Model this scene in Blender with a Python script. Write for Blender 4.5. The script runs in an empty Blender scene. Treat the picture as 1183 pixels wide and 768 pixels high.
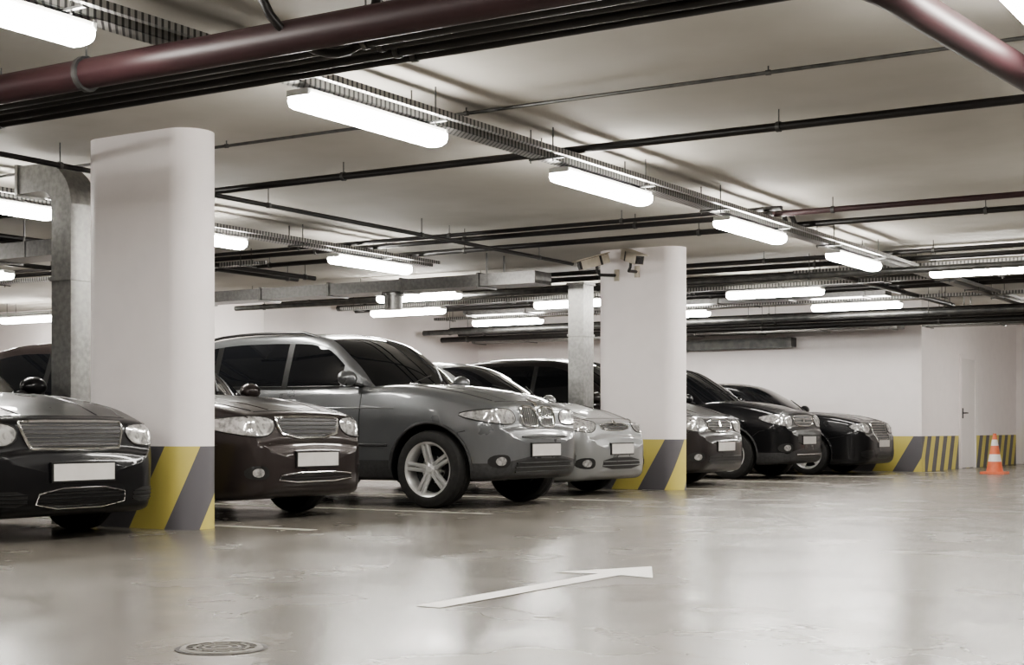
import bpy, math, random
from mathutils import Vector, Matrix
from mathutils.bvhtree import BVHTree
from mathutils.geometry import delaunay_2d_cdt
random.seed(3)
SC = bpy.context.scene
COL = SC.collection
H = 2.94
pi = math.pi

# ------------------------------------------------------------------ materials
def new_mat(name):
    m = bpy.data.materials.new(name); m.use_nodes = True
    nt = m.node_tree
    return m, nt, nt.nodes['Principled BSDF']

def pmat(name, c1, c2=None, scale=8, rough=0.5, metal=0.0, coat=0.0, bump=0.0, bscale=60, rvar=0.0, spec=0.5, detail=4):
    m, nt, b = new_mat(name)
    N, L = nt.nodes, nt.links
    if c2 is None: c2 = tuple(c*0.9 for c in c1)
    geo = N.new('ShaderNodeTexCoord')
    no = N.new('ShaderNodeTexNoise'); no.inputs['Scale'].default_value = scale; no.inputs['Detail'].default_value = detail
    L.new(geo.outputs['Object'], no.inputs['Vector'])
    rp = N.new('ShaderNodeValToRGB')
    rp.color_ramp.elements[0].position = .35; rp.color_ramp.elements[1].position = .65
    rp.color_ramp.elements[0].color = (*c1, 1); rp.color_ramp.elements[1].color = (*c2, 1)
    L.new(no.outputs['Fac'], rp.inputs['Fac']); L.new(rp.outputs['Color'], b.inputs['Base Color'])
    b.inputs['Roughness'].default_value = rough; b.inputs['Metallic'].default_value = metal
    b.inputs['Coat Weight'].default_value = coat; b.inputs['Coat Roughness'].default_value = .03
    b.inputs['Specular IOR Level'].default_value = spec
    if rvar:
        mr = N.new('ShaderNodeMapRange'); mr.inputs['To Min'].default_value = rough-rvar; mr.inputs['To Max'].default_value = rough+rvar
        mr.inputs['From Min'].default_value = .3; mr.inputs['From Max'].default_value = .7
        L.new(no.outputs['Fac'], mr.inputs['Value']); L.new(mr.outputs['Result'], b.inputs['Roughness'])
    if bump:
        n2 = N.new('ShaderNodeTexNoise'); n2.inputs['Scale'].default_value = bscale; n2.inputs['Detail'].default_value = 3
        L.new(geo.outputs['Object'], n2.inputs['Vector'])
        bp = N.new('ShaderNodeBump'); bp.inputs['Strength'].default_value = bump; bp.inputs['Distance'].default_value = .01
        L.new(n2.outputs['Fac'], bp.inputs['Height']); L.new(bp.outputs['Normal'], b.inputs['Normal'])
    return m

def math_node(nt, op, a, b=None):
    n = nt.nodes.new('ShaderNodeMath'); n.operation = op
    for i, v in enumerate((a, b)):
        if v is None: continue
        if isinstance(v, (int, float)): n.inputs[i].default_value = v
        else: nt.links.new(v, n.inputs[i])
    return n.outputs[0]

def stripe_mat(name, white, xmin=None, period=.72, phase=.396):
    """white painted concrete, hazard stripes below z=.61"""
    m, nt, b = new_mat(name); N, L = nt.nodes, nt.links
    g = N.new('ShaderNodeNewGeometry'); sp = N.new('ShaderNodeSeparateXYZ'); L.new(g.outputs['Position'], sp.inputs[0])
    X, Y, Z = sp.outputs
    t = math_node(nt, 'ADD', X, Y)
    t = math_node(nt, 'SUBTRACT', t, math_node(nt, 'MULTIPLY', Z, .6*period/.72))
    t = math_node(nt, 'DIVIDE', math_node(nt, 'ADD', t, phase + period*100), period)
    fr = math_node(nt, 'FRACT', t)
    isy = math_node(nt, 'LESS_THAN', fr, .5)
    no = N.new('ShaderNodeTexNoise'); no.inputs['Scale'].default_value = 5; no.inputs['Detail'].default_value = 6
    L.new(g.outputs['Position'], no.inputs['Vector'])
    mx = N.new('ShaderNodeMix'); mx.data_type = 'RGBA'
    mx.inputs[6].default_value = (.13, .125, .135, 1); mx.inputs[7].default_value = (.60, .52, .16, 1)
    L.new(isy, mx.inputs[0])
    wr = N.new('ShaderNodeValToRGB'); wr.color_ramp.elements[0].color = (*[c*.97 for c in white], 1); wr.color_ramp.elements[1].color = (*white, 1)
    wr.color_ramp.elements[0].position = .3; wr.color_ramp.elements[1].position = .6
    L.new(no.outputs['Fac'], wr.inputs['Fac'])
    low = math_node(nt, 'LESS_THAN', Z, .61)
    if xmin is not None:
        low = math_node(nt, 'MULTIPLY', low, math_node(nt, 'GREATER_THAN', X, xmin))
    m2 = N.new('ShaderNodeMix'); m2.data_type = 'RGBA'
    L.new(low, m2.inputs[0]); L.new(wr.outputs['Color'], m2.inputs[6]); L.new(mx.outputs[2], m2.inputs[7])
    L.new(m2.outputs[2], b.inputs['Base Color'])
    b.inputs['Roughness'].default_value = .6
    bp = N.new('ShaderNodeBump'); bp.inputs['Strength'].default_value = .04; bp.inputs['Distance'].default_value = .01
    L.new(no.outputs['Fac'], bp.inputs['Height']); L.new(bp.outputs['Normal'], b.inputs['Normal'])
    return m

WHITE = (.86, .81, .80)
M = {}
M['wall'] = stripe_mat('painted_wall', WHITE, xmin=-9.8)
M['wallside'] = stripe_mat('painted_wall_narrow_stripes', WHITE, xmin=-9.8, period=.5)
M['plain'] = pmat('painted_wall_plain', WHITE, tuple(c*.96 for c in WHITE), 2, .65)
M['column'] = stripe_mat('painted_column', (.90, .85, .84))
M['ceil'] = pmat('ceiling_concrete', (.42, .40, .36), (.47, .45, .41), 1.3, .8, bump=.05, bscale=25)
M['galv'] = pmat('galvanised_steel', (.28, .28, .27), (.38, .375, .36), 22, .36, .85, rvar=.04)
M['duct'] = pmat('dark_galvanised_steel', (.15, .15, .145), (.21, .205, .20), 22, .4, .85, rvar=.04)
M['galvdark'] = pmat('dull_steel', (.08, .08, .08), (.13, .13, .125), 9, .45, .7)
M['black'] = pmat('black_paint', (.008, .007, .007), (.013, .011, .011), 9, .4)
M['maroon'] = pmat('maroon_pipe_paint', (.026, .010, .012), (.036, .014, .016), 4, .5)
M['whitepaint'] = pmat('white_road_paint', (.95, .92, .88), (.90, .87, .83), 30, .6)
M['lineworn'] = pmat('worn_road_paint', (.50, .48, .44), (.32, .30, .27), 12, .5)
M['iron'] = pmat('cast_iron', (.04, .037, .034), (.09, .085, .08), 40, .55, .3)
M['housing'] = pmat('light_housing', (.5, .5, .48), None, 5, .4)
M['orange'] = pmat('cone_orange', (.72, .20, .10), (.64, .16, .08), 12, .5)
M['conewhite'] = pmat('cone_white', (.8, .78, .76), None, 12, .5)
M['camwhite'] = pmat('camera_plastic', (.50, .45, .37), (.42, .38, .31), 12, .4)
M['doorpaint'] = pmat('door_paint', (.76, .72, .705), (.74, .70, .69), 3, .5)

# emission
m, nt, b = new_mat('lamp_diffuser')
b.inputs['Base Color'].default_value = (.9, .9, .85, 1)
b.inputs['Emission Color'].default_value = (1, .97, .92, 1); b.inputs['Emission Strength'].default_value = 66
M['lamp'] = m

# perforated tray
m, nt, b = new_mat('perforated_steel'); N, L = nt.nodes, nt.links
g = N.new('ShaderNodeNewGeometry'); sp = N.new('ShaderNodeSeparateXYZ'); L.new(g.outputs['Position'], sp.inputs[0])
s1 = math_node(nt, 'SINE', math_node(nt, 'MULTIPLY', math_node(nt, 'ADD', sp.outputs[0], sp.outputs[1]), 140))
hole = math_node(nt, 'GREATER_THAN', s1, .35)
mx = N.new('ShaderNodeMix'); mx.data_type = 'RGBA'; mx.inputs[6].default_value = (.30, .295, .28, 1); mx.inputs[7].default_value = (.06, .06, .06, 1)
L.new(hole, mx.inputs[0]); L.new(mx.outputs[2], b.inputs['Base Color']); b.inputs['Metallic'].default_value = .5; b.inputs['Roughness'].default_value = .4
M['perf'] = m

# floor
m, nt, b = new_mat('floor_concrete'); N, L = nt.nodes, nt.links
g = N.new('ShaderNodeNewGeometry')
def noise(scale, det=5, dist=0):
    n = N.new('ShaderNodeTexNoise'); n.inputs['Scale'].default_value = scale; n.inputs['Detail'].default_value = det
    n.inputs['Distortion'].default_value = dist; L.new(g.outputs['Position'], n.inputs['Vector']); return n.outputs['Fac']
def ramp(f, p0, c0, p1, c1):
    r = N.new('ShaderNodeValToRGB'); r.color_ramp.elements[0].position = p0; r.color_ramp.elements[1].position = p1
    r.color_ramp.elements[0].color = (*c0, 1); r.color_ramp.elements[1].color = (*c1, 1); L.new(f, r.inputs['Fac']); return r.outputs['Color']
c = ramp(noise(.8, 7, .2), .3, (.155, .143, .125), .72, (.205, .190, .167))
sp1 = ramp(noise(3.5, 5, .2), .28, (.82, .81, .79), .38, (1, 1, 1))
sp2 = ramp(noise(13, 3), .25, (.55, .55, .53), .29, (1, 1, 1))
def mult(a, bb):
    k = N.new('ShaderNodeMix'); k.data_type = 'RGBA'; k.blend_type = 'MULTIPLY'; k.inputs[0].default_value = 1
    L.new(a, k.inputs[6]); L.new(bb, k.inputs[7]); return k.outputs[2]
L.new(mult(mult(c, sp1), sp2), b.inputs['Base Color'])
mr = N.new('ShaderNodeMapRange'); mr.inputs['From Min'].default_value = .3; mr.inputs['From Max'].default_value = .7
mr.inputs['To Min'].default_value = .19; mr.inputs['To Max'].default_value = .30
L.new(noise(1.3, 5, .1), mr.inputs['Value']); L.new(mr.outputs['Result'], b.inputs['Roughness'])
b.inputs['Specular IOR Level'].default_value = .42
bp = N.new('ShaderNodeBump'); bp.inputs['Strength'].default_value = .07; bp.inputs['Distance'].default_value = .01
L.new(noise(6, 4), bp.inputs['Height']); L.new(bp.outputs['Normal'], b.inputs['Normal'])
M['floor'] = m

# ------------------------------------------------------------------ mesh builder
class MB:
    def __init__(s): s.v = []; s.f = []; s.m = []
    def add(s, vs, fs, mi=0):
        o = len(s.v); s.v += [tuple(v) for v in vs]
        for f in fs: s.f.append([o+i for i in f]); s.m.append(mi)
    def box(s, x0, x1, y0, y1, z0, z1, mi=0):
        vs = [(x, y, z) for z in (z0, z1) for y in (y0, y1) for x in (x0, x1)]
        s.add(vs, [(0, 2, 3, 1), (4, 5, 7, 6), (0, 1, 5, 4), (2, 6, 7, 3), (0, 4, 6, 2), (1, 3, 7, 5)], mi)
    def obox(s, c, ax, ay, az, mi=0):
        c = Vector(c); ax, ay, az = Vector(ax), Vector(ay), Vector(az)
        vs = [c+ax*i+ay*j+az*k for k in (-1, 1) for j in (-1, 1) for i in (-1, 1)]
        s.add(vs, [(0, 2, 3, 1), (4, 5, 7, 6), (0, 1, 5, 4), (2, 6, 7, 3), (0, 4, 6, 2), (1, 3, 7, 5)], mi)
    def tube(s, pts, r, mi=0, n=12, closed=False, caps=True):
        pts = [Vector(p) for p in pts]
        q = [pts[0]]
        for p in pts[1:]:
            if (p-q[-1]).length > 1e-5: q.append(p)
        pts = q
        if len(pts) < 2: return
        k = len(pts); rings = []
        prev = None
        for i in range(k):
            if closed: t = pts[(i+1) % k]-pts[i-1]
            else: t = pts[min(i+1, k-1)]-pts[max(i-1, 0)]
            if t.length < 1e-7: t = Vector((0, 0, 1))
            t.normalize()
            if prev is None:
                a = Vector((0, 0, 1)) if abs(t.z) < .9 else Vector((1, 0, 0))
                nrm = (a - t*a.dot(t)).normalized()
            else:
                nrm = prev - t*prev.dot(t)
                nrm = nrm.normalized() if nrm.length > 1e-6 else prev
            prev = nrm; bn = t.cross(nrm)
            rr = r[i] if isinstance(r, (list, tuple)) else r
            rings.append([pts[i]+nrm*math.cos(2*pi*j/n)*rr+bn*math.sin(2*pi*j/n)*rr for j in range(n)])
        vs = [v for R in rings for v in R]; fs = []
        for i in range(k if closed else k-1):
            a = i*n; b_ = ((i+1) % k)*n
            for j in range(n): fs.append((a+j, a+(j+1) % n, b_+(j+1) % n, b_+j))
        if caps and not closed: fs.append(tuple(range(n))[::-1]); fs.append(tuple((k-1)*n+j for j in range(n)))
        s.add(vs, fs, mi)
    def lathe(s, prof, n, mi=0, axis='Y', c=(0, 0, 0)):
        vs = []; fs = []
        for (r, h) in prof:
            for j in range(n):
                a = 2*pi*j/n
                if axis == 'Y': vs.append((c[0]+r*math.cos(a), c[1]+h, c[2]+r*math.sin(a)))
                else: vs.append((c[0]+r*math.cos(a), c[1]+r*math.sin(a), c[2]+h))
        for i in range(len(prof)-1):
            for j in range(n):
                fs.append((i*n+j, i*n+(j+1) % n, (i+1)*n+(j+1) % n, (i+1)*n+j))
        s.add(vs, fs, mi)
    def build(s, name, mats, parent=None, smooth=35, loc=(0, 0, 0), rot=(0, 0, 0), recalc=True):
        me = bpy.data.meshes.new(name); me.from_pydata(s.v, [], s.f); me.update()
        for mt in mats: me.materials.append(mt)
        me.polygons.foreach_set('material_index', s.m)
        if recalc:
            import bmesh
            bm = bmesh.new(); bm.from_mesh(me); bmesh.ops.recalc_face_normals(bm, faces=bm.faces); bm.to_mesh(me); bm.free()
        if smooth:
            me.polygons.foreach_set('use_smooth', [True]*len(me.polygons))
            me.set_sharp_from_angle(angle=math.radians(smooth))
        ob = bpy.data.objects.new(name, me); COL.objects.link(ob)
        ob.location = loc; ob.rotation_euler = rot
        if parent: ob.parent = parent
        return ob

def empty(name, loc=(0, 0, 0), rz=0):
    e = bpy.data.objects.new(name, None); COL.objects.link(e); e.location = loc; e.rotation_euler = (0, 0, rz); e.empty_display_size = .3
    return e

def chaikin(p, it=2, closed=False):
    p = [Vector(q) for q in p]
    for _ in range(it):
        o = []
        n = len(p)
        if closed:
            for i in range(n):
                a, b_ = p[i], p[(i+1) % n]; o += [a*.75+b_*.25, a*.25+b_*.75]
        else:
            for i in range(n-1):
                a, b_ = p[i], p[i+1]
                o.append(p[0] if i == 0 else a*.75+b_*.25)
                o.append(p[-1] if i == n-2 else a*.25+b_*.75)
        p = o
    return p

def pchip(keys):
    xs = [k[0] for k in keys]; ys = [k[1] for k in keys]; n = len(xs)
    h = [xs[i+1]-xs[i] for i in range(n-1)]; d = [(ys[i+1]-ys[i])/h[i] for i in range(n-1)]
    m_ = [d[0]]+[0]*(n-2)+[d[-1]]
    for i in range(1, n-1):
        if d[i-1]*d[i] > 0:
            w1 = 2*h[i]+h[i-1]; w2 = h[i]+2*h[i-1]
            m_[i] = (w1+w2)/(w1/d[i-1]+w2/d[i])
    def f(x):
        if x <= xs[0]: return ys[0]
        if x >= xs[-1]: return ys[-1]
        for i in range(n-1):
            if x <= xs[i+1]: break
        t = (x-xs[i])/h[i]
        return (2*t**3-3*t*t+1)*ys[i]+(t**3-2*t*t+t)*h[i]*m_[i]+(-2*t**3+3*t*t)*ys[i+1]+(t**3-t*t)*h[i]*m_[i+1]
    return f

# ------------------------------------------------------------------ car materials
def shared_car_mats():
    d = {}
    m, nt, b = new_mat('window_glass')
    b.inputs['Roughness'].default_value = .02
    b.inputs['Specular IOR Level'].default_value = .5
    no = nt.nodes.new('ShaderNodeTexNoise'); no.inputs['Scale'].default_value = 3
    rp = nt.nodes.new('ShaderNodeValToRGB'); rp.color_ramp.elements[0].color = (.005, .006, .007, 1); rp.color_ramp.elements[1].color = (.012, .012, .014, 1)
    nt.links.new(no.outputs['Fac'], rp.inputs['Fac']); nt.links.new(rp.outputs['Color'], b.inputs['Base Color'])
    d['glass'] = m
    d['black'] = pmat('trim_black', (.008, .008, .008), (.014, .014, .014), 20, .4)
    d['chrome'] = pmat('chrome', (.75, .75, .74), (.66, .66, .65), 20, .12, 1.0)
    d['lens'] = pmat('headlight_lens', (.26, .26, .26), (.62, .61, .60), 26, .08, .4, coat=1)
    d['plate'] = pmat('number_plate', (.62, .60, .58), (.55, .53, .51), 6, .4)
    d['clad'] = pmat('bumper_plastic', (.03, .03, .031), (.045, .045, .046), 30, .55)
    d['rubber'] = pmat('tyre_rubber', (.012, .012, .012), (.02, .019, .018), 25, .75)
    d['rim'] = pmat('alloy_rim', (.52, .52, .51), (.6, .6, .59), 10, .28, .55)
    d['red'] = pmat('tail_lamp', (.30, .01, .01), (.22, .01, .01), 10, .15, coat=1)
    d['bulb'] = pmat('lamp_reflector', (.85, .85, .83), (.75, .75, .74), 10, .12, .6, coat=1)
    return d
CM = shared_car_mats()
def paint(name, c, metal=.5, rough=.3, coat=.8):
    return pmat(name, c, tuple(x*1.08 for x in c), 3, rough, metal, coat=coat, rvar=.03, spec=.2)

# ------------------------------------------------------------------ wheels
def wheel_mesh(R, Rr, W, style, name):
    """outer face toward +Y"""
    mb = MB(); w = W/2
    mb.lathe([(Rr-.01, -w*.9), (Rr+.01, -w), (R-.05, -w*1.02), (R-.015, -w*.92), (R, -w*.7), (R, -w*.2), (R-.008, -w*.18), (R-.008, -w*.12), (R, -w*.1), (R, w*.1), (R-.008, w*.12), (R-.008, w*.18),
              (R, w*.2), (R, w*.7), (R-.015, w*.92), (R-.05, w*1.02), (Rr+.03, w*1.02), (Rr+.01, w*.98), (Rr-.01, w*.9)], 56, 0)
    mb.lathe([(Rr-.012, w*.9), (Rr+.006, w*.97), (Rr+.008, w*.9), (Rr-.012, w*.9)], 56, 1)
    mb.lathe([(Rr-.008, w*.93), (Rr-.02, w*.8), (Rr-.035, w*.2), (Rr-.03, -w*.9)], 56, 1)
    mb.lathe([(0.0, -.02), (Rr-.03, -.02)], 48, 2)
    mb.lathe([(0.0, .015), (.13, .015), (.135, .0), (.135, -.02)], 40, 3)   # brake disc
    mb.lathe([(0, w*.72), (.028, w*.72), (.034, w*.66), (.07, w*.55), (.075, w*.3), (.06, .0)], 32, 1)
    n = 5 if style != 'multi' else 9
    for i in range(n):
        a = 2*pi*i/n + pi/2
        offs = (-.085, .085) if style == 'double' else (0,)
        for o in offs:
            er = Vector((math.cos(a), 0, math.sin(a))); et = Vector((-math.sin(a), 0, math.cos(a)))
            ao = a+o*1.25
            eo = Vector((math.cos(ao), 0, math.sin(ao))); eto = Vector((-math.sin(ao), 0, math.cos(ao)))
            hw0 = .018 if style == 'double' else (.032 if n == 5 else .016); hw1 = .016 if style == 'double' else (.034 if n == 5 else .014)
            pin = er*.045+et*(o*.22); pout = eo*(Rr-.012)
            ya, yb = w*.62, w*.88
            vs = []
            for (c, e, hw, y) in ((pin, et, hw0, ya), ((pin+pout)/2, (et+eto)/2, (hw0+hw1)*.46, (ya+yb)/2+.006), (pout, eto, hw1, yb)):
                Y = Vector((0, y, 0)); D = Vector((0, .035, 0))
                vs += [c-e*hw*1.25+Y-D, c-e*hw+Y-Vector((0, .006, 0)), c-e*hw*.7+Y, c+e*hw*.7+Y, c+e*hw+Y-Vector((0, .006, 0)), c+e*hw*1.25+Y-D]
            fs = []
            for q in range(2):
                for j in range(5): fs.append((q*6+j, q*6+j+1, q*6+6+j+1, q*6+6+j))
            mb.add(vs, fs, 1)
    for i in range(5):
        a = 2*pi*(i+.5)/5+pi/2
        mb.lathe([(0, w*.58), (.008, w*.58), (.008, w*.4)], 8, 3, c=(.052*math.cos(a), 0, .052*math.sin(a)))
    return mb

# ------------------------------------------------------------------ car
def inside(p, poly):
    x, y = p; c = False; n = len(poly)
    for i in range(n):
        x1, y1 = poly[i]; x2, y2 = poly[(i+1) % n]
        if (y1 > y) != (y2 > y) and x < (x2-x1)*(y-y1)/(y2-y1)+x1: c = not c
    return c

class Proj:
    def __init__(s, bvh): s.b = bvh
    def hit(s, a, b, ax, off):
        if ax == 'F': o, d = Vector((2, a, b)), Vector((-1, 0, 0))
        elif ax == 'R': o, d = Vector((-8, a, b)), Vector((1, 0, 0))
        elif ax == 'N': o, d = Vector((a, -3, b)), Vector((0, 1, 0))
        elif ax == 'P': o, d = Vector((a, 3, b)), Vector((0, -1, 0))
        else: o, d = Vector((a, b, 4)), Vector((0, 0, -1))
        loc, nr, i, dist = s.b.ray_cast(o, d)
        if loc is None:
            loc, nr, i, dist = s.b.find_nearest(o+d*2.2)
        if nr.dot(d) > 0: nr = -nr
        return loc+nr*off
    def patch(s, mb, out, ax, off, mi, g=.03):
        out = [tuple(p)[:2] for p in out]; pts = []
        n = len(out)
        for i in range(n):
            a, b = Vector(out[i]), Vector(out[(i+1) % n]); k = max(1, int((b-a).length/g))
            for j in range(k): pts.append(a.lerp(b, j/k))
        nb = len(pts); poly = [tuple(p) for p in pts]
        x0 = min(p[0] for p in poly); x1 = max(p[0] for p in poly); y0 = min(p[1] for p in poly); y1 = max(p[1] for p in poly)
        x = x0+g*.5
        while x < x1:
            y = y0+g*.5
            while y < y1:
                if inside((x, y), poly): pts.append(Vector((x+random.uniform(-.001, .001), y)))
                y += g
            x += g
        r = delaunay_2d_cdt(pts, [(i, (i+1) % nb) for i in range(nb)], [], 1, 1e-5)
        mb.add([s.hit(v[0], v[1], ax, off) for v in r[0]], [tuple(f) for f in r[2]], mi)
    def line(s, mb, pts, ax, r, off, mi, closed=False, n=6, g=.04):
        pts = [Vector(tuple(p)[:2]) for p in pts]; q = []
        k = len(pts)
        for i in range(k if closed else k-1):
            a, b = pts[i], pts[(i+1) % k]; c = max(1, int((b-a).length/g))
            for j in range(c): q.append(a.lerp(b, j/c))
        if not closed: q.append(pts[-1])
        mb.tube([s.hit(p[0], p[1], ax, off) for p in q], r, mi, n, closed)

def span(out, b):  # horizontal extent of polygon at height b
    xs = []
    n = len(out)
    for i in range(n):
        p, q = out[i], out[(i+1) % n]
        if (p[1] > b) != (q[1] > b): xs.append(p[0]+(q[0]-p[0])*(b-p[1])/(q[1]-p[1]))
    return (min(xs), max(xs)) if len(xs) >= 2 else None

MI = dict(paint=0, glass=1, black=2, chrome=3, lens=4, plate=5, clad=6, rubber=7, rim=8, red=9, bulb=10)

def make_car(name, pos, c):
    L, W, Ht = c['L'], c['W'], c['H']; hw = W/2
    zl, zc, zb, zt = c['lip'], c['cowl'], c['belt'], c['trunk']
    sc, sw, sr, sb = c['sc'], c['sw'], c['sr'], c['sb']
    R = c['R']; a1, a2 = c['a1'], c['a2']
    g0 = c.get('ground', .18)
    zbp = c['bump']
    mats = [c['paint'], CM['glass'], CM['black'], CM['chrome'], CM['lens'], CM['plate'], CM['clad'] if c.get('clad') else c['paint'], CM['rubber'], CM['rim'], CM['red'], CM['bulb']]
    root = empty(name, (pos[0], pos[1], 0), c.get('rz', 0))
    dz = zl-zbp
    top = pchip([(0, zbp-.06), (.012, zbp-.02), (.035, zbp), (.055, zbp+.018), (.068, zbp+dz*.35), (.082, zbp+dz*.62), (.102, zl-.035), (.14, zl-.006), (.2, zl+.012), (.55, zl+(zc-zl)*.6), (sc, zc), (sc+.5, zb), (sb-.6, zb+.01), (min(sb, L-.25), zt), (L-.12, zt-.02), (L-.04, zt-.12), (L, zt-.25)])
    bot = pchip([(0, g0+.10), (.03, g0+.05), (.12, g0+.01), (.5, g0-.01), (L-.7, g0), (L-.1, g0+.1), (L, g0+.2)])
    nw = c.get('nosew', .65)
    wid = pchip([(0, nw), (.02, nw+.06), (.06, nw+.12), (.1, nw+.165), (.16, nw+.21), (.25, nw+.25), (.38, .93), (.55, .96), (.75, .978), (1.0, .99), (1.4, 1.0), (L-1.2, 1.0), (L-.5, .96), (L-.15, .87), (L-.04, .80), (L, .70)])
    def half(s, scl=1.0):
        t, b, w = top(s), bot(s), wid(s)*hw; h = t-b
        q = max(0, min(1, (s-.05)/.15))
        P = [(0, b), (.6*w, b), (.93*w, b), (.975*w, b+.07), (.990*w, b+.3*h), (.993*w, b+.5*h), (1.0*w, b+.70*h), (.972*w, t-.10*q-.02), (.955*w, t-.045*q-.01), (.90*w, t-.012), (.72*w, t+.004), (.45*w, t+.016), (0, t+.022)]
        P = chaikin(P, 2)
        if scl != 1:
            mz = (t+b)/2; P = [Vector((p[0]*scl, mz+(p[1]-mz)*scl)) for p in P]
        return P
    st = [(-.022, .35), (-.018, .7), (-.010, .92)]+[(s, 1) for s in (0, .008, .016, .025, .035, .045, .053, .060, .067, .074, .082, .092, .103, .115, .13, .15, .18, .215, .25, .3, .36, .43, .5)]
    s = .57
    while s < L-.4: st.append((s, 1)); s += .075
    st += [(L-x, 1) for x in (.36, .3, .24, .18, .13, .09, .06, .04, .02, .008, 0)]+[(L+.01, .9), (L+.016, .6)]
    vs = []; fs = []; ms = []
    n = len(half(1)); ring = 2*n-2
    for (s_, scl) in st:
        Hf = half(s_ if 0 <= s_ <= L else (0 if s_ < 0 else L), scl)
        row = [(-s_, p[0], p[1]) for p in Hf]+[(-s_, -p[0], p[1]) for p in Hf[1:-1][::-1]]
        vs += row
    kc = 13
    for i in range(len(st)-1):
        for j in range(ring):
            fs.append((i*ring+j, i*ring+(j+1) % ring, (i+1)*ring+(j+1) % ring, (i+1)*ring+j))
            jj = j if j < n-1 else ring-1-j
            ms.append(MI['clad'] if jj < kc else 0)
    fs.append(tuple(range(ring))[::-1]); ms.append(0)
    fs.append(tuple((len(st)-1)*ring+j for j in range(ring))); ms.append(0)
    mb = MB(); mb.v = vs; mb.f = [list(f) for f in fs]; mb.m = ms
    body = mb.build('body', mats, None, smooth=0)
    # cutters
    cb = MB(); Ra = R+c.get('gap', .055)
    for sx in (a1, a2):
        for sg in (-1, 1):
            y0, y1 = sorted((sg*(hw-.30), sg*(hw+.12)))
            k = 56
            v = [(-sx+Ra*math.cos(2*pi*j/k), y, R+Ra*math.sin(2*pi*j/k)) for y in (y0, y1) for j in range(k)]
            cb.add(v, [tuple(range(k))[::-1], tuple(range(k, 2*k))]+[(j, (j+1) % k, k+(j+1) % k, k+j) for j in range(k)], MI['black'])
    cut = cb.build('cutter', mats, None, smooth=0)
    md = body.modifiers.new('arches', 'BOOLEAN'); md.operation = 'DIFFERENCE'; md.object = cut; md.solver = 'EXACT'
    dg = bpy.context.evaluated_depsgraph_get()
    me = bpy.data.meshes.new_from_object(body.evaluated_get(dg))
    body.modifiers.clear(); old = body.data; body.data = me; bpy.data.meshes.remove(old)
    bpy.data.objects.remove(cut)
    me.polygons.foreach_set('use_smooth', [True]*len(me.polygons)); me.set_sharp_from_angle(angle=math.radians(40))
    body.parent = root
    bv = BVHTree.FromPolygons([v.co.copy() for v in me.vertices], [tuple(p.vertices) for p in me.polygons])
    pj = Proj(bv)

    # ---- cabin
    ctop = pchip([(sc, zc-.02), (sc+(sw-sc)*.5, zc+(Ht-.05-zc)*.54), (sw, Ht-.055), (sw+.3, Ht-.012), ((sw+sr)/2+.1, Ht), (sr, Ht-c.get('rdrop', .05)), ((sr+sb)/2, (Ht-c.get('rdrop', .05)+zt)/2+.05), (sb, zt-.03)])
    tumble = c.get('tumble', .30)
    bw = pchip([(sc, .80), (sc+.5, .885), (sc+1.2, .91), (sb-1, .90), (sb, .74)])
    wins = c['wins']
    keep = set([sc, sb, sc+.06, sw-.05, sr+.06, sb-.08]+[x for w_ in wins for x in w_])
    S = set(keep)
    x = sc
    while x < sb: S.add(round(x, 4)); x += .05
    S = sorted(S); S2 = [S[0]]
    for x in S[1:]:
        if x-S2[-1] < .012:
            if x in keep: S2[-1] = x
            continue
        S2.append(x)
    S = S2
    rows = []
    NS, NC, NT = 6, 4, 9
    for s_ in S:
        z1 = ctop(s_); zbd = top(s_); base = zbd-.12; zlo = zbd-.005
        hgt = max(z1-zlo, .0)
        r = min(.09, max(hgt*.35, .004)); wb = bw(s_)*hw
        wf = lambda z: wb-tumble*max(0, z-zlo)-.10*max(0, z-zlo)**2
        zc_ = max(z1-r, base+.005); zlo_ = min(zlo, zc_-.002); zhi = max(zlo_+.001, zc_-.015)
        P = [(wf(base), base), (wf(zlo_), zlo_)]
        for k in range(1, NS): z = zlo_+(zhi-zlo_)*k/(NS-1); P.append((wf(z), z))
        P.append((wf(zc_), zc_))
        we = wf(zc_); rx = r*1.15
        for k in range(1, NC+1):
            a = k/NC*pi/2
            P.append((we-rx*(1-math.cos(a)), zc_+r*math.sin(a)*.86))
        wt, zt_ = P[-1]
        for k in range(1, NT+1):
            f = 1-k/NT; P.append((wt*f, zt_+r*.14*(1-f*f)+.025*(1-f*f)*min(1, hgt*3)))
        fr = max(0, min(1, 1-(s_-sc)/(sw-sc+.5))); rr_ = max(0, min(1, (s_-(sr-.4))/(sb-sr+.4)))
        row = []
        for (y, z) in P:
            q = (y/max(wb, .1))**2
            row.append((-(s_+c.get('sweep', .26)*q*fr-.16*q*rr_), y, z))
        rows.append(row)
    nP = len(rows[0])
    mb = MB(); full = []
    for row in rows: full += row+[(p[0], -p[1], p[2]) for p in row[:-1][::-1]]
    nf = 2*nP-1; fs = []; ms = []
    iside0, iside1 = 1, NS  # rows of glass
    for i in range(len(S)-1):
        sm = (S[i]+S[i+1])/2
        for j in range(nf-1):
            jj = j if j < nP-1 else nf-2-j
            mi = 0
            if iside0 <= jj < iside1:
                if any(w_[0] <= sm <= w_[1] for w_ in wins): mi = 1
                elif wins[0][0] < sm < wins[-1][1]: mi = 2
            elif jj < iside0: mi = 2 if wins[0][0] < sm < wins[-1][1] else 0
            elif jj >= iside1+1+NC-1:
                if sc+.0 < sm < sw-.05: mi = 1
                elif sr+.06 < sm < sb-.08: mi = 1
            fs.append((i*nf+j, i*nf+j+1, (i+1)*nf+j+1, (i+1)*nf+j)); ms.append(mi)
    mb.v = full; mb.f = [list(f) for f in fs]; mb.m = ms
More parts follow.
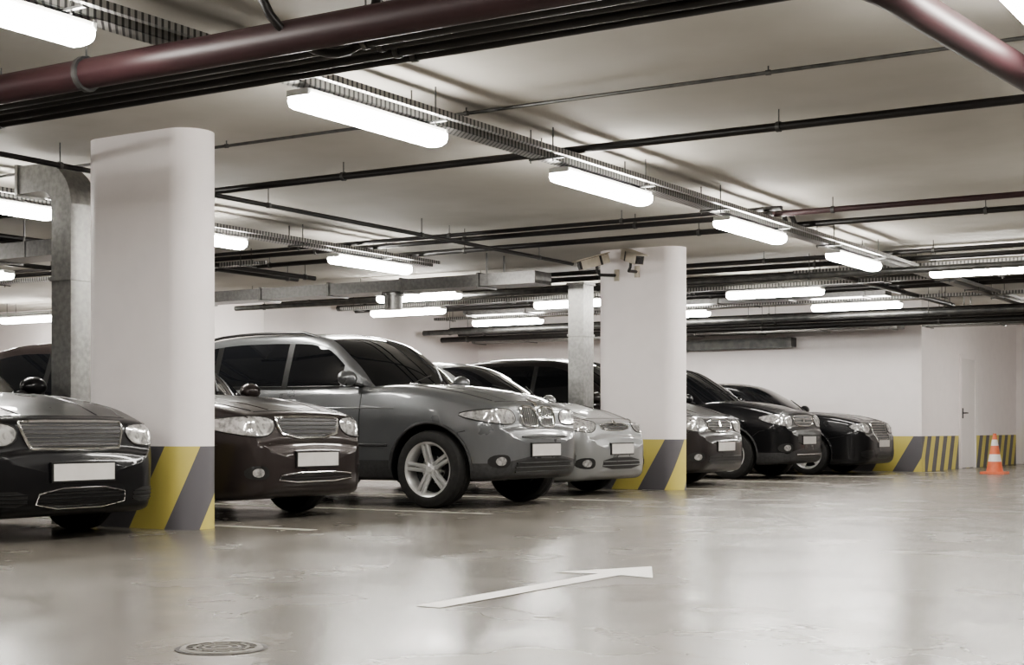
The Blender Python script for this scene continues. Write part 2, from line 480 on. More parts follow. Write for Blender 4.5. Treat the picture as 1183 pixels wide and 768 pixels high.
    cab = mb.build('cabin', mats, root, smooth=40)
    cbv = BVHTree.FromPolygons(mb.v, mb.f); cj = Proj(cbv)

    # ---- trim
    t = MB()
    for sg, ax in ((-1, 'N'), (1, 'P')):
        for w_ in wins:
            def edge(s_):
                return top(s_)-.005+.008
            pts = [(-s_, edge(s_)) for s_ in [w_[0]+(w_[1]-w_[0])*k/6 for k in range(7)]]
            cj.line(t, pts, ax, .009, 0.0, 3 if c.get('chromewin') else 2)
        # doors
        for dr in c['doors']:
            x0, x1 = dr; zlow = g0+.13
            pj.line(t, [(-x0, zb-.06), (-x0-.01, zlow+.3), (-x0-.03, zlow), (-x1+.02, zlow), (-x1, zlow+.2), (-x1, zb-.06)], ax, .0045, 0.0, 2)
            hx = -(x1-.14)
            h1 = pj.hit(hx+.09, zb-.14, ax, .025); h2 = pj.hit(hx-.07, zb-.135, ax, .025)
            t.tube([pj.hit(hx+.10, zb-.14, ax, 0), h1, h2, pj.hit(hx-.08, zb-.135, ax, 0)], .012, c.get('handle', 0), 8)
        # shoulder crease, bumper joint
        pj.line(t, [(-(a1+R+.02), zb-.215), (-(L*.55), zb-.20), (-(L-.5), zb-.17)], ax, .007, -.001, 0)
        pj.line(t, [(-.34, zbp-.015), (-.42, zbp-.03), (-(a1-Ra*.80), R+Ra*.62)], ax, .004, 0.0, 2)
        # arch lips
        for sx in (a1, a2):
            arc = [(-sx+(Ra+.012)*math.cos(a), R+(Ra+.012)*math.sin(a)) for a in [math.radians(-12+204*k/36) for k in range(37)]]
            arc = [p for p in arc if p[1] > g0+.06]
            pj.line(t, arc, ax, .016, 0.0, 6 if c.get('clad') else 0, n=8, g=.1)
        pj.line(t, [(-(a1+R+.1), g0+.33), (-(a2-R-.1), g0+.34)], ax, .014, 0.0, 6 if c.get('clad') else 0)
        # mirror
        mx = -(sc+.42); my = sg*(hw*.985); mz = zb+.055
        seg = 14; rg = 9; v = []
        for i in range(rg+1):
            th = pi*i/rg
            for j in range(seg):
                ph = 2*pi*j/seg
                sxv = math.cos(ph)*math.sin(th); szv = math.sin(ph)*math.sin(th); syv = math.cos(th)
                sxv = sxv if sxv > -.45 else -.45
                v.append((mx+sxv*.085, my+sg*.075+syv*.115, mz+.02+szv*.078))
        fs2 = [(i*seg+j, i*seg+(j+1) % seg, (i+1)*seg+(j+1) % seg, (i+1)*seg+j) for i in range(rg) for j in range(seg)]
        t.add(v, fs2, 0)
        t.tube([(mx+.02, my-sg*.14, mz-.05), (mx, my+sg*.03, mz-.02)], .022, 2, 8)
        # hood gap + hood crease
        pj.line(t, [(-.22, sg*hw*.62), (-.5, sg*hw*.74), (-(sc+.12), sg*hw*.80)], 'T', .004, 0.0, 2)
        pj.line(t, [(-.22, sg*.33), (-.7, sg*.44), (-(sc-.02), sg*.56)], 'T', .010, -.005, 0, n=8)
    pj.line(t, [(-.19, -hw*.62), (-.165, 0), (-.19, hw*.62)], 'T', .004, 0, 2)
    # wipers
    for y0 in (-.45, .15):
        p0 = cj.hit(-(sc+.10), y0, 'T', .012); p1 = cj.hit(-(sc+.17), y0+.5, 'T', .014)
        t.tube([p0, p1], .008, 2, 6)
    if c.get('rails'):
        for sg in (-1, 1):
            rw = (bw((sw+sr)/2)*hw-tumble*(Ht-zb)-.055)
            ks = [sw+.18+(sr-sw-.1)*k/8 for k in range(9)]
            pts = []
            for k, s_ in enumerate(ks):
                pp = cj.hit(-s_, sg*rw, 'T', 0); pts.append((pp.x, pp.y, pp.z+(-.01 if k in (0, 8) else .028)))
            t.tube(pts, .015, 2, 8)
    # ---- front end
    f = c['front']
    def sm(o, it=2): return [tuple(p) for p in chaikin(o, it, True)]
    for sg in (-1, 1):
        hl = sm([(sg*a, b) for a, b in f['head']])
        pj.patch(t, hl, 'F', .004, 4)
        pj.line(t, hl, 'F', .006, .002, 2, True)
        for (a, b, r_) in f['bulbs']:
            cir = [(sg*a+r_*math.cos(2*pi*k/20), b+r_*math.sin(2*pi*k/20)) for k in range(20)]
            pj.patch(t, cir, 'F', .007, 10, g=.02)
            cir = [(sg*a+r_*.45*math.cos(2*pi*k/14), b+r_*.45*math.sin(2*pi*k/14)) for k in range(14)]
            pj.patch(t, cir, 'F', .010, 4, g=.02)
        for fg in f.get('fog', []):
            a, b, r_ = fg
            ov = sm([(sg*(a-r_*1.7), b-r_*1.2), (sg*(a+r_*1.7), b-r_*1.2), (sg*(a+r_*1.7), b+r_*1.2), (sg*(a-r_*1.7), b+r_*1.2)])
            pj.patch(t, ov, 'F', .004, 2)
            r_ *= .8
            cir = [(sg*a+r_*math.cos(2*pi*k/16), b+r_*math.sin(2*pi*k/16)) for k in range(16)]
            pj.patch(t, cir, 'F', .01, 4, g=.02)
        for o in f.get('intakes', []):
            o2 = sm([(sg*a, b) for a, b in o], 1); pj.patch(t, o2, 'F', .004, 2)
            for k in range(1, 4):
                bb = min(p[1] for p in o2)+(max(p[1] for p in o2)-min(p[1] for p in o2))*k/4
                e = span(o2, bb)
                if e: pj.line(t, [(e[0], bb), (e[1], bb)], 'F', .004, .006, 6)
    for gdef in f['grilles']:
        o = sm(gdef['o'], gdef.get('it', 2)); pj.patch(t, o, 'F', .004, 2)
        if gdef.get('frame'): pj.line(t, o, 'F', gdef.get('fr', .010), .005, gdef['frame'], True)
        k = gdef.get('n', 5)
        b0 = min(p[1] for p in o); b1 = max(p[1] for p in o); a0 = min(p[0] for p in o); a1_ = max(p[0] for p in o)
        if gdef.get('vert'):
            tr = [(p[1], p[0]) for p in o]
            for i in range(1, k+1):
                a = a0+(a1_-a0)*i/(k+1); e = span(tr, a)
                if e: pj.line(t, [(a, e[0]), (a, e[1])], 'F', gdef.get('sr', .004), .008, gdef.get('slat', 3))
        else:
            for i in range(1, k+1):
                b = b0+(b1-b0)*i/(k+1); e = span(o, b)
                if e: pj.line(t, [(e[0], b), (e[1], b)], 'F', gdef.get('sr', .004), .008, gdef.get('slat', 3))
    if f.get('badge'):
        b = f['badge']; cir = [(.035*math.cos(2*pi*k/18), b+.035*math.sin(2*pi*k/18)) for k in range(18)]
        pj.patch(t, cir, 'F', .014, 3, g=.03)
    # plate
    pz = f['plate']; px = pj.hit(0, pz, 'F', 0)[0]
    px = max(px, pj.hit(.25, pz, 'F', 0)[0])+.008
    t.box(px-.02, px+.004, -.272, .272, pz-.067, pz+.067, 2)
    t.box(px, px+.010, -.258, .258, pz-.055, pz+.055, 5)
    # tail lamps and rear plate
    for sg in (-1, 1):
        pj.patch(t, sm([(sg*hw*.92, zt-.12), (sg*hw*.92, zt-.28), (sg*hw*.6, zt-.26), (sg*hw*.6, zt-.14)], 1), 'R', .004, 9)
    pj.patch(t, [(-.26, .60), (.26, .60), (.26, .71), (-.26, .71)], 'R', .012, 5)
    t.build('trim', mats, root, smooth=45)
    # ---- wheels
    wm = wheel_mesh(R, c['Rr'], c.get('tw', .215), c.get('rim', 'five'), 'wheel')
    first = None; k = 0
    for sx in (a1, a2):
        for sg in (-1, 1):
            k += 1
            loc = (-sx, sg*(hw-.115-.015), R)
            rot = (0, .35*k, 0) if sg > 0 else (0, .2*k, pi)
            if first is None:
                ob = wm.build('wheel_%d' % k, [CM['rubber'], CM['rim'], CM['black'], CM['chrome']], root, smooth=40, loc=loc, rot=rot); first = ob.data
            else:
                ob = bpy.data.objects.new('wheel_%d' % k, first); COL.objects.link(ob); ob.parent = root; ob.location = loc; ob.rotation_euler = rot
    return root

# --- presets
audi_front = dict(
    head=[(.44, .775), (.50, .615), (.80, .635), (.84, .70), (.82, .765)], bulbs=[(.56, .69, .05), (.68, .70, .042)],
    grilles=[dict(o=[(-.42, .785), (-.44, .76), (-.38, .615), (-.36, .60), (.36, .60), (.38, .615), (.44, .76), (.42, .785)], it=1, frame=3, fr=.011, n=6, sr=.0025, slat=3),
             dict(o=[(-.36, .35), (-.38, .22), (.38, .22), (.36, .35)], it=1, frame=3, fr=.006, n=5, sr=.004, slat=6)],
    intakes=[[(.45, .34), (.45, .235), (.76, .25), (.78, .34)]], plate=.455)
sedan_a = dict(L=4.75, W=1.79, H=1.46, lip=.80, bump=.585, cowl=.985, belt=.99, trunk=1.0, sc=1.18, sw=2.05, sr=3.3, sb=4.05, R=.325, Rr=.215, a1=.88, a2=3.6,
               wins=[(1.62, 2.42), (2.50, 3.28), (3.34, 3.55)], doors=[(1.50, 2.45), (2.47, 3.35)], ground=.155, front=audi_front,
               paint=paint('paint_black', (.004, .004, .005), .0, coat=.35), chromewin=True)
hatch_front = dict(
    head=[(.40, .82), (.44, .70), (.62, .665), (.80, .70), (.82, .82), (.62, .845)], bulbs=[(.55, .755, .05), (.68, .76, .05)],
    grilles=[dict(o=[(-.38, .835), (-.40, .80), (-.33, .665), (.33, .665), (.40, .80), (.38, .835)], it=1, frame=3, fr=.012, n=4, sr=.0035, slat=3),
             dict(o=[(-.44, .385), (-.46, .31), (.46, .31), (.44, .385)], it=1, frame=3, fr=.006, n=2, sr=.004, slat=6)],
    fog=[(.64, .39, .045)], plate=.49)
sedan_b = dict(L=4.5, W=1.73, H=1.50, lip=.86, bump=.625, cowl=1.01, belt=1.01, trunk=1.03, sc=1.12, sw=1.95, sr=3.2, sb=3.95, R=.31, Rr=.20, a1=.82, a2=3.42,
               wins=[(1.55, 2.33), (2.41, 3.2), (3.26, 3.45)], doors=[(1.43, 2.36), (2.38, 3.25)], ground=.17, front=hatch_front,
               paint=paint('paint_taupe', (.034, .027, .026), .3, coat=.5))
bmw_front = dict(
    head=[(.42, .915), (.40, .79), (.60, .775), (.82, .80), (.86, .90), (.66, .93)], bulbs=[(.52, .85, .052), (.67, .855, .055)],
    grilles=[dict(o=[(.03, .94), (.025, .78), (.06, .75), (.24, .75), (.30, .79), (.31, .91), (.26, .95)], it=2, frame=3, fr=.013, n=7, vert=True, sr=.003, slat=3),
             dict(o=[(-.03, .94), (-.025, .78), (-.06, .75), (-.24, .75), (-.30, .79), (-.31, .91), (-.26, .95)], it=2, frame=3, fr=.013, n=7, vert=True, sr=.003, slat=3),
             dict(o=[(-.48, .46), (-.54, .36), (-.44, .30), (.44, .30), (.54, .36), (.48, .46)], it=1, frame=0, fr=.010, n=3, sr=.006, slat=6),
             dict(o=[(-.40, .685), (-.42, .64), (.42, .64), (.40, .685)], it=1, n=1, sr=.005, slat=6)],
    fog=[(.68, .44, .05)], plate=.54, badge=.975)
suv_a = dict(L=4.57, W=1.83, H=1.70, lip=.975, bump=.735, cowl=1.16, belt=1.145, trunk=1.13, sc=1.18, sw=2.02, sr=3.85, sb=4.50, R=.362, Rr=.252, a1=.72, a2=3.55, rdrop=.07,
             wins=[(1.66, 2.46), (2.54, 3.42), (3.50, 4.0)], doors=[(1.50, 2.49), (2.51, 3.45)], ground=.255, front=bmw_front, rails=True, clad=True, rim='double', tw=.235, tumble=.26,
             paint=paint('paint_grey', (.145, .15, .154), .5), gap=.06)
coupe_front = dict(
    head=[(.40, .80), (.50, .69), (.78, .71), (.84, .83), (.70, .86), (.52, .83)], bulbs=[(.60, .77, .045), (.72, .79, .04)],
    grilles=[dict(o=[(-.34, .80), (-.30, .72), (.30, .72), (.34, .80)], it=1, frame=3, fr=.008, n=2, sr=.006, slat=3),
             dict(o=[(-.42, .42), (-.46, .29), (.46, .29), (.42, .42)], it=1, n=2, sr=.005, slat=6)],
    fog=[(.66, .36, .05)], plate=.515, badge=.80)
hatch = dict(L=4.3, W=1.74, H=1.52, lip=.83, bump=.64, cowl=1.03, belt=1.0, trunk=1.05, sc=1.06, sw=2.0, sr=3.2, sb=4.1, R=.31, Rr=.20, a1=.80, a2=3.40, rdrop=.07,
             wins=[(1.56, 2.36), (2.44, 3.2), (3.26, 3.55)], doors=[(1.42, 2.39), (2.41, 3.25)], ground=.16, front=coupe_front, sweep=.3,
             paint=paint('paint_silver', (.27, .275, .275), .5))
van_front = dict(
    head=[(.42, .86), (.44, .71), (.62, .69), (.80, .72), (.83, .87), (.66, .90)], bulbs=[(.55, .79, .05), (.69, .80, .05)],
    grilles=[dict(o=[(-.38, .86), (-.34, .70), (.34, .70), (.38, .86)], it=1, frame=3, fr=.009, n=4, sr=.006, slat=3),
             dict(o=[(-.50, .42), (-.52, .28), (.52, .28), (.50, .42)], it=1, n=3, sr=.005, slat=6)],
    fog=[(.68, .38, .05)], plate=.51, badge=.80)
van = dict(L=4.55, W=1.79, H=1.69, lip=.90, bump=.66, cowl=1.10, belt=1.06, trunk=1.08, sc=.95, sw=2.0, sr=3.9, sb=4.5, R=.325, Rr=.21, a1=.88, a2=3.6, rdrop=.07,
           wins=[(1.50, 2.42), (2.50, 3.35), (3.43, 4.1)], doors=[(1.36, 2.45), (2.47, 3.40)], ground=.17, front=van_front, sweep=.28,
           paint=paint('paint_dark_taupe', (.030, .026, .026), .3, coat=.6))
crv_front = dict(
    head=[(.42, .93), (.46, .79), (.62, .755), (.82, .80), (.85, .93), (.68, .955)], bulbs=[(.56, .86, .055), (.70, .865, .055)],
    grilles=[dict(o=[(-.38, .93), (-.40, .88), (-.33, .78), (.33, .78), (.40, .88), (.38, .93)], it=1, frame=3, fr=.010, n=2, sr=.010, slat=3),
             dict(o=[(-.46, .68), (-.42, .50), (.42, .50), (.46, .68)], it=1, n=4, sr=.006, slat=6),
             dict(o=[(-.50, .42), (-.48, .31), (.48, .31), (.50, .42)], it=1, n=1, sr=.01, slat=3)],
    fog=[(.68, .46, .055)], plate=.57, badge=.86)
suv_b = dict(L=4.55, W=1.82, H=1.68, lip=.97, bump=.73, cowl=1.14, belt=1.10, trunk=1.10, sc=1.08, sw=1.98, sr=3.7, sb=4.48, R=.355, Rr=.235, a1=.87, a2=3.49, rdrop=.10,
             wins=[(1.58, 2.40), (2.48, 3.35), (3.43, 3.95)], doors=[(1.44, 2.43), (2.45, 3.40)], ground=.22, front=crv_front, clad=True, rim='five', tw=.225,
             paint=paint('paint_black_suv', (.006, .006, .007), .0, coat=.5))
big_front = dict(
    head=[(.42, .80), (.46, .67), (.70, .67), (.82, .72), (.82, .81), (.64, .83)], bulbs=[(.55, .745, .05), (.68, .75, .045)],
    grilles=[dict(o=[(-.33, .845), (-.36, .80), (-.28, .45), (.28, .45), (.36, .80), (.33, .845)], it=1, frame=3, fr=.010, n=9, sr=.005, slat=3),
             dict(o=[(-.34, .36), (-.36, .25), (.36, .25), (.34, .36)], it=1, n=2, sr=.005, slat=6)],
    intakes=[[(.42, .40), (.44, .26), (.74, .27), (.76, .40)]], plate=.50)
sedan_c = dict(L=4.9, W=1.86, H=1.49, lip=.85, bump=.64, cowl=1.0, belt=.99, trunk=1.0, sc=1.28, sw=2.2, sr=3.4, sb=4.25, R=.335, Rr=.235, a1=.94, a2=3.8, rdrop=.06,
               wins=[(1.72, 2.55), (2.63, 3.4), (3.46, 3.7)], doors=[(1.60, 2.58), (2.60, 3.48)], ground=.16, front=big_front, chromewin=True,
               paint=paint('paint_graphite', (.007, .007, .008), .1, coat=.5))

make_car('sedan', (-7.58, 6.79), dict(sedan_a))
make_car('sedan', (-7.77, 9.44), dict(sedan_b))
make_car('suv', (-7.15, 12.08), dict(suv_a))
make_car('hatchback', (-7.70, 14.70), dict(hatch))
make_car('minivan', (-7.76, 17.72), dict(van))
make_car('suv', (-7.80, 20.85), dict(suv_b))
make_car('sedan', (-7.52, 23.5), dict(sedan_c))

# ------------------------------------------------------------------ room
def boxobj(name, x0, x1, y0, y1, z0, z1, mat):
    mb = MB(); mb.box(x0, x1, y0, y1, z0, z1); return mb.build(name, [mat], smooth=0)
boxobj('floor', -24, 6, -6, 32, -.15, 0, M['floor'])
boxobj('ceiling', -24, 6, -6, 32, H, H+.2, M['ceil'])
boxobj('wall_back', -16.4, -7.35, 25.1, 25.3, 0, H, M['wall'])
boxobj('wall_side', -7.55, -7.35, 25.3, 31.9, 0, H, M['wallside'])
boxobj('wall_far', -7.55, 6, 31.9, 32.1, 0, H, M['plain'])
boxobj('wall_right', 6, 6.2, -6, 32, 0, H, M['plain'])
boxobj('wall_near', -24, 6, -6.2, -6, 0, H, M['plain'])
boxobj('wall_left', -24.2, -24, -6, 25.1, 0, H, M['plain'])
boxobj('wall_partition', -24, -16.4, 18.6, 25.1, 0, H, M['plain'])

# door in side wall
d = MB()
d.box(-7.35, -7.31, 27.45, 27.53, 0, 2.12, 1); d.box(-7.35, -7.31, 28.47, 28.55, 0, 2.12, 1); d.box(-7.35, -7.31, 27.53, 28.47, 2.04, 2.12, 1)
d.box(-7.35, -7.325, 27.53, 28.47, 0.01, 2.04, 0)
d.tube([(-7.325, 27.62, 1.03), (-7.26, 27.62, 1.03), (-7.26, 27.75, 1.03)], .012, 2, 8)
d.box(-7.325, -7.315, 27.59, 27.65, .93, 1.12, 2)
d.build('door_1', [M['doorpaint'], M['plain'], M['black']])

# columns (stadium section)
def column(y):
    mb = MB(); r = .2; xa, xb = -8.57, -7.84; out = []
    for k in range(25): a = -pi/2+pi*k/24; out.append((xb+r*math.cos(a), y+r*math.sin(a)))
    for k in range(25): a = pi/2+pi*k/24; out.append((xa+r*math.cos(a), y+r*math.sin(a)))
    n = len(out)
    mb.add([(p[0], p[1], z) for z in (0, H) for p in out], [(j, (j+1) % n, n+(j+1) % n, n+j) for j in range(n)]+[tuple(range(n)), tuple(range(n, 2*n))])
    return mb.build('column', [M['column']], smooth=30)
for y in (8.04, 16.26): column(y)
column(-.2)

# vertical ducts next to the columns
def vduct(y, ztop, bend=True):
    mb = MB()
    x0, x1 = -9.21, -8.99
    mb.box(x0, x1, y-.13, y+.13, 0.0, ztop-.2 if bend else ztop)
    if bend:
        k = 8
        vs = []
        for i in range(k+1):
            a = i/k*pi/2; cx, cz = x0-.12, ztop-.2
            for (rr) in (.12, .34):
                for yy in (y-.13, y+.13): vs.append((cx+rr*math.cos(a), yy, cz+rr*math.sin(a)))
        fs = []
        for i in range(k):
            o = i*4
            fs += [(o, o+4, o+5, o+1), (o+2, o+3, o+7, o+6), (o, o+2, o+6, o+4), (o+1, o+5, o+7, o+3)]
        mb.add(vs, fs); mb.box(x0-.4, x0-.12, y-.13, y+.13, ztop-.08, ztop+.14)
        mb.box(x0-.42, x0-.39, y-.142, y+.142, ztop-.095, ztop+.155)
    else:
        mb.box(x0-.02, x1+.02, y-.15, y+.15, ztop, ztop+.03)
    for z in (.9, 1.9): mb.box(x0-.012, x1+.012, y-.142, y+.142, z, z+.03)
    mb.build('ventilation_duct', [M['galv']], smooth=30)
vduct(8.08, 2.70); vduct(16.3, 2.55, False)

# ------------------------------------------------------------------ ceiling lights
def light(x, y, along='Y', z=2.65, ln=1.42):
    mb = MB(); h = ln/2
    # diffuser, profile across
    prof = [(-.06, .03), (-.095, .012), (-.098, -.014), (-.085, -.044), (-.05, -.062), (0, -.066), (.05, -.062), (.085, -.044), (.098, -.014), (.095, .012), (.06, .03)]
    ends = [(-h, .55), (-h+.008, .82), (-h+.03, 1), (h-.03, 1), (h-.008, .82), (h, .55)]
    vs = []; n = len(prof)
    for (t_, sc_) in ends:
        for (a, b) in prof: vs.append((a*sc_, t_, b*sc_+0))
    fs = [(i*n+j, i*n+j+1, (i+1)*n+j+1, (i+1)*n+j) for i in range(len(ends)-1) for j in range(n-1)]
    fs += [(i*n+n-1, i*n, (i+1)*n, (i+1)*n+n-1) for i in range(len(ends)-1)]
    fs += [tuple(range(n)), tuple((len(ends)-1)*n+j for j in range(n))]
    mb.add(vs, fs, 0)
    mb.box(-.065, .065, -h+.01, h-.01, .025, .05, 1)
    for t_ in (-h*.6, h*.6): mb.box(-.018, .018, t_-.02, t_+.02, .05, .072, 1)
    for t_ in (-h+.01, h-.01): mb.box(-.08, .08, t_-.012, t_+.012, .008, .045, 1)
    mb.build('ceiling_light', [M['lamp'], M['housing']], smooth=50, loc=(x, y, z), rot=(0, 0, 0 if along == 'Y' else pi/2))

def tray(p0, p1, along, z=2.722, w=.13, second=True):
    mb = MB(); a0, a1 = sorted((p0[1 if along == 'Y' else 0], p1[1 if along == 'Y' else 0])); c = p0[0 if along == 'Y' else 1]
    def bx(u0, u1, v0, v1, z0, z1, mi=0):
        if along == 'Y': mb.box(u0, u1, v0, v1, z0, z1, mi)
        else: mb.box(v0, v1, u0, u1, z0, z1, mi)
    bx(c-w/2, c+w/2, a0, a1, z, z+.004); bx(c-w/2, c-w/2+.004, a0, a1, z, z+.05); bx(c+w/2-.004, c+w/2, a0, a1, z, z+.05)
    if second:
        bx(c+w/2+.07, c+w/2+.11, a0, a1, z+.02, z+.06); bx(c-w/2+.02, c-w/2+.05, a0, a1, z+.004, z+.03, 1); bx(c, c+.03, a0, a1, z+.004, z+.028, 1)
    t = a0+.3
    while t < a1:
        bx(c-w/2-.03, c+w/2+.13, t-.012, t+.012, z-.012, z-.001+.001, 1)
        for u in (c-w/2-.02, c+w/2+.04): bx(u-.004, u+.004, t-.004, t+.004, z-.03, H, 1)
        t += 1.5
    mb.build('cable_tray', [M['perf'], M['galvdark']], smooth=0)

for i in range(-1, 5):
    if i < 4: light(-5.53, 7.27+3*i)
light(-5.53, 1.27)
tray((-5.53, 0), (-5.53, 24), 'Y')
for y in (8.25, 10.75, 13.65): light(-10.4, y)
light(-10.4, 5.2); light(-10.4, 2.2)
tray((-10.4, 0), (-10.4, 14.8), 'Y')
for y in (1.0, 3.95, 6.95, 9.95, 12.95, 15.95): light(-1.5, y)
tray((-1.5, 0), (-1.5, 17), 'Y')
light(-4.52, 18.25, 'X', 2.67)
tray((-7, 18.25), (0, 18.25), 'X', 2.742)
for x in (-14.15, -11.0, -7.8): light(x, 19.55, 'X')
tray((-15.5, 19.55), (-2, 19.55), 'X')
for x in (-13.95, -10.75, -7.55): light(x, 22.3, 'X')
light(-3.0, 22.3, 'X')
tray((-15.5, 22.3), (-2, 22.3), 'X')
for x, y in ((-20.7, 17.4), (-17.6, 17.0), (-15.6, 12.2), (-20, 13.5), (-15.5, 8.2)): light(x, y, 'X')
tray((-23, 17.4), (-16.8, 17.4), 'X'); tray((-21.5, 13.5), (-12, 13.5), 'X')
light(-3, 28.5, 'X'); light(-5, 26.3, 'X')
light(-12.4, 17.4, 'X')

# ------------------------------------------------------------------ pipes
def pipe(pts, r, mat, clamps=0, name='ceiling_pipe', hang=True, n=14):
    mb = MB(); mb.tube(pts, r, 0, n)
    if clamps:
        for a, b in zip(pts[:-1], pts[1:]):
            a, b = Vector(a), Vector(b); Ln = (b-a).length; dv = (b-a).normalized()
            if Ln < 1: continue
            t = .6
            while t < Ln:
                p = a+dv*t
                mb.tube([p-dv*.015, p+dv*.015], r*1.15+.003, 1, n)
                if hang and p.z < H-.02: mb.tube([p, (p.x, p.y, H)], .005, 1, 6)
                t += clamps
    return mb.build(name, [mat, M['galvdark']], smooth=40)
XL = -23.5
pipe([(XL, 5.32, 2.575), (2.5, 5.32, 2.575)], .078, M['maroon'], 3.4, 'heating_pipe')
for y, z, r in ((5.60, 2.59, .036), (5.73, 2.60, .030), (5.86, 2.595, .028), (6.0, 2.60, .024)):
    pipe([(XL, y, z), (2.5, y, z)], r, M['black'], 3.1)
# black bends at top
pipe([Vector(p) for p in chaikin([(-4.6, 5.15, 2.85), (-4.55, 5.2, 2.62), (-4.45, 5.45, 2.50), (-4.3, 5.6, 2.56), (-4.3, 5.7, 2.85)], 2)], .022, M['black'], 0, 'cable_hose')
# top right maroon pipe with elbow
pipe([Vector(p) for p in chaikin([(-3.2, 5.62, 2.72), (-2.3, 5.68, 2.71), (-1.98, 6.2, 2.64), (-1.94, 6.6, 2.62), (-1.80, 8.0, 2.60), (-1.55, 10.5, 2.60)], 2)]+[Vector((-1.5, 10.9, 2.60)), Vector((-1.45, 12, 2.6))], .08, M['maroon'], 0, 'heating_pipe')
# sprinkler pipes X direction
pipe([(-15, 8.42, 2.90), (0, 8.42, 2.90)], .012, M['galvdark'], 2.2)
pipe([(-12, 9.6, 2.82), (-2.20, 9.6, 2.82), (-2.15, 9.6, 2.82), (-2.11, 9.6, 2.80), (-2.10, 9.6, 2.75), (-2.10, 9.6, 2.60)], .030, M['black'], 1.9)
pipe([(-18, 13.2, 2.83), (-5.2, 13.2, 2.83)], .022, M['black'], 2.1)
pipe([(-18, 13.5, 2.82), (-5.4, 13.5, 2.82)], .028, M['black'], 2.1)
pipe([(-5.4, 13.5, 2.82), (2, 13.5, 2.82)], .028, M['maroon'], 2.1)
pipe([(-16, 17.2, 2.82), (2, 17.2, 2.82)], .028, M['black'], 2.1)
pipe([(-8.94, 0, 2.765), (-8.94, 15.8, 2.765)], .022, M['black'], 2.4)
for y, z, r, mt in ((14.4, 2.83, .03, 'black'), (17.7, 2.66, .040, 'galvdark'), (17.9, 2.82, .035, 'black'), (18.8, 2.82, .03, 'black'), (20.3, 2.84, .05, 'galvdark'), (20.8, 2.83, .04, 'black'),
                    (21.4, 2.84, .05, 'black'), (22.9, 2.55, .05, 'galvdark'), (23.5, 2.45, .05, 'black'), (23.8, 2.66, .045, 'black'), (24.1, 2.60, .05, 'black')):
    pipe([(-16.2, y, z), (1, y, z)], r, M[mt], 3.0)
# Y-direction pipe from back wall toward right
pipe([(-6.6, 18.5, 2.76), (-6.6, 24.3, 2.76)], .035, M['black'], 2.5)
for x in (-12.9, -12.6, -14.6): pipe([(x, 7.0, 2.74), (x, 15.3, 2.74)], .03, M['black'], 2.5)
# rectangular ducts
def hduct(x0, x1, y0, y1, z0, z1, step=1.2, mt='duct'):
    mb = MB(); mb.box(x0, x1, y0, y1, z0, z1)
    x = x0+.05
    while x < x1: mb.box(x, x+.035, y0-.018, y1+.018, z0-.018, z1+.018); x += step
    for x in (x0+.7, x1-.7):
        for y in (y0, y1): mb.box(x-.01, x+.01, y-.008 if y == y0 else y, y if y == y0 else y+.008, z0, H)
    mb.build('ventilation_duct', [M[mt]], smooth=0)
hduct(-16.2, -9.3, 15.5, 15.9, 2.53, 2.68)
hduct(-23.5, -11.4, 10.1, 10.5, 2.48, 2.64)
hduct(-16.2, -7.6, 24.55, 24.95, 2.44, 2.56, mt='galv')
hduct(-14.5, -6.9, 21.7, 22.0, 2.74, 2.88)
hduct(-7.2, 3, 24.6, 25.0, 2.45, 2.66)
m_ = MB(); m_.tube([(-11.6, 15.7, 2.53), (-11.6, 15.7, 2.31)], .12, 0, 20); m_.tube([(-11.6, 15.7, 2.53), (-11.6, 15.7, 2.49)], .15, 0, 20); m_.build('ventilation_outlet', [M['duct']])
# black hose loops over the tray
for yy in (13.8, 14.05):
    pipe([Vector(p) for p in chaikin([(-5.75, yy, 2.76), (-5.72, yy, 2.93), (-5.45, yy+.05, 2.93), (-5.40, yy+.05, 2.76)], 2)], .025, M['black'], 0, 'cable_hose')
# dark floodlight box on back wall, unlit
b_ = MB(); b_.box(-12.0, -9.6, 24.85, 25.1, 2.20, 2.36); b_.box(-12.02, -9.58, 24.83, 24.86, 2.18, 2.21); b_.build('floodlight_box', [M['galvdark']])

# ------------------------------------------------------------------ CCTV
def cctv(x, y, z, ang, wallx):
    root = empty('security_camera', (x, y, z), ang)
    mb = MB()
    mb.box(-.20, .18, -.06, .06, -.055, .055, 0); mb.box(-.22, .24, -.073, .073, .060, .074, 0); mb.box(-.201, .181, -.05, .05, .055, .06, 1)
    mb.box(.18, .186, -.052, .052, -.046, .048, 1); mb.tube([(.18, 0, 0), (.20, 0, 0)], .036, 1, 14)
    mb.box(-.10, -.07, -.063, .063, -.058, .057, 1)
    mb.build('housing', [M['camwhite'], M['black']], root, rot=(0, math.radians(16), 0))
    mb = MB(); mb.tube([(-.05, 0, -.04), (-.06, 0, -.11), (-.10, 0, -.15)], .018, 1, 8)
    inv = Matrix.Rotation(-ang, 3, 'Z'); w_ = inv @ Vector((wallx-x, 16.06-y, -.14))
    mb.tube([(-.10, 0, -.15), (w_.x, w_.y, w_.z)], .02, 1, 8)
    mb.tube([(w_.x, w_.y, w_.z+.07), (w_.x, w_.y, w_.z-.07)], .035, 0, 10)
    mb.build('bracket', [M['camwhite'], M['black']], root)
cctv(-8.10, 15.78, 2.79, math.radians(-35), -8.18)
cctv(-8.62, 15.74, 2.76, math.radians(235), -8.46)

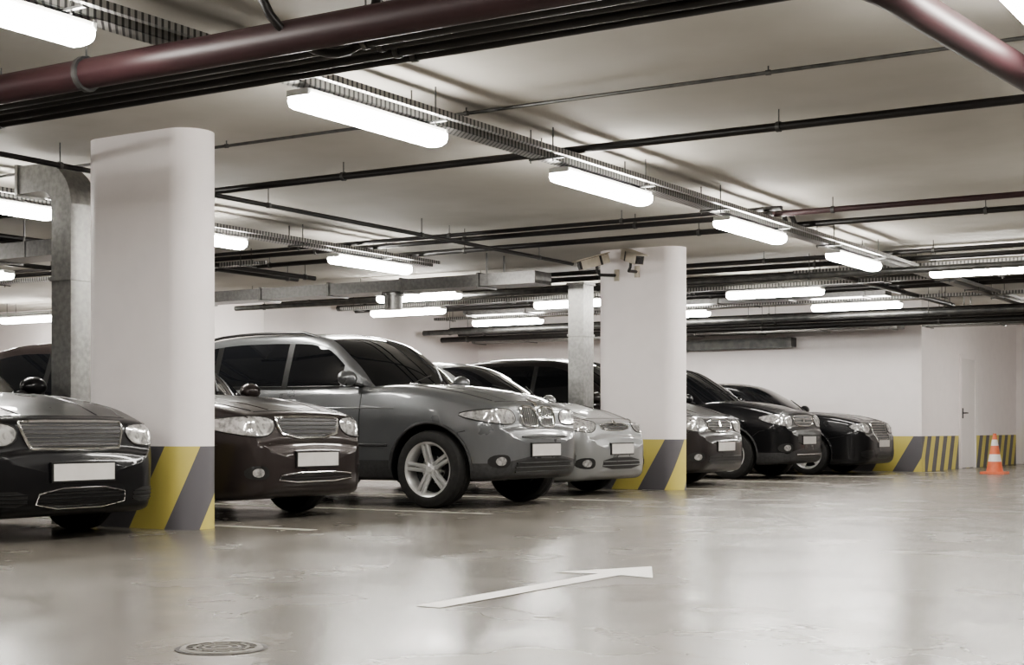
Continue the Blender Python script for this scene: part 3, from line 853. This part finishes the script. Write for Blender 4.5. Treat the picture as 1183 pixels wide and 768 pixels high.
# ------------------------------------------------------------------ floor items
mb = MB(); z = .003
mb.add([(-3.585, 5.0, z), (-3.455, 5.0, z), (-3.455, 6.60, z), (-3.25, 6.55, z), (-3.53, 7.10, z), (-3.82, 6.55, z), (-3.585, 6.60, z)], [(0, 1, 2, 6), (2, 3, 4), (2, 4, 6), (6, 4, 5)])
mb.build('floor_arrow_marking', [M['whitepaint']], smooth=0)
mb = MB()
c0 = (-3.45, 3.70, 0)
mb.lathe([(0, .003), (.118, .003)], 40, 0, 'Z', c0); mb.lathe([(.118, .0), (.118, .006), (.135, .006), (.140, .0)], 40, 1, 'Z', c0); mb.lathe([(.14, .0025), (.155, .0025)], 40, 0, 'Z', c0)
for r in (.03, .06, .09): mb.lathe([(r-.006, .003), (r-.005, .006), (r+.005, .006), (r+.006, .003)], 32, 1, 'Z', c0)
for k in range(12):
    a = 2*pi*k/12; u = Vector((math.cos(a), math.sin(a), 0)); v = Vector((-math.sin(a), math.cos(a), 0))
    mb.obox(Vector(c0)+u*.095+Vector((0, 0, .004)), u*.018, v*.004, Vector((0, 0, .002)), 1)
mb.build('manhole_cover', [M['iron'], pmat('worn_iron', (.16, .15, .135), (.24, .225, .20), 30, .45, .3)], smooth=30)
for y in (5.3, 8.04+.32, 10.75, 13.4, 16.26+.32, 19.2, 22.1, 24.9):
    mb = MB(); mb.box(-12.6, -6.9, y-.05, y+.05, 0, .0025); mb.build('parking_line', [M['lineworn']], smooth=0)

# traffic cone
mb = MB(); cx = (-6.03, 24.7, 0)
mb.box(cx[0]-.19, cx[0]+.19, cx[1]-.19, cx[1]+.19, 0, .035, 0)
def rr(z): return .135-(z-.035)/(0.66-.035)*.11
for z0, z1, mi in ((.035, .2, 0), (.2, .32, 1), (.32, .46, 0), (.46, .56, 1), (.56, .66, 0)):
    mb.lathe([(rr(z0), z0), (rr(z1), z1)], 28, mi, 'Z', cx)
mb.lathe([(rr(.66), .66), (.0, .66)], 28, 0, 'Z', cx)
mb.build('traffic_cone', [M['orange'], M['conewhite']], smooth=40)

# ------------------------------------------------------------------ camera / world
w = bpy.data.worlds.new('World'); SC.world = w; w.use_nodes = True
w.node_tree.nodes['Background'].inputs[0].default_value = (.5, .48, .45, 1); w.node_tree.nodes['Background'].inputs[1].default_value = .05
cam = bpy.data.cameras.new('camera'); co = bpy.data.objects.new('camera', cam); COL.objects.link(co)
co.location = (0, 0, .74); co.rotation_euler = (pi/2, 0, math.radians(31.85))
cam.sensor_width = 36; cam.lens = 1703/1183*36; cam.shift_y = 111/1183
SC.camera = co
try:
    SC.view_settings.look = 'AgX - Medium High Contrast'
except Exception as ex:
    print('look', ex)
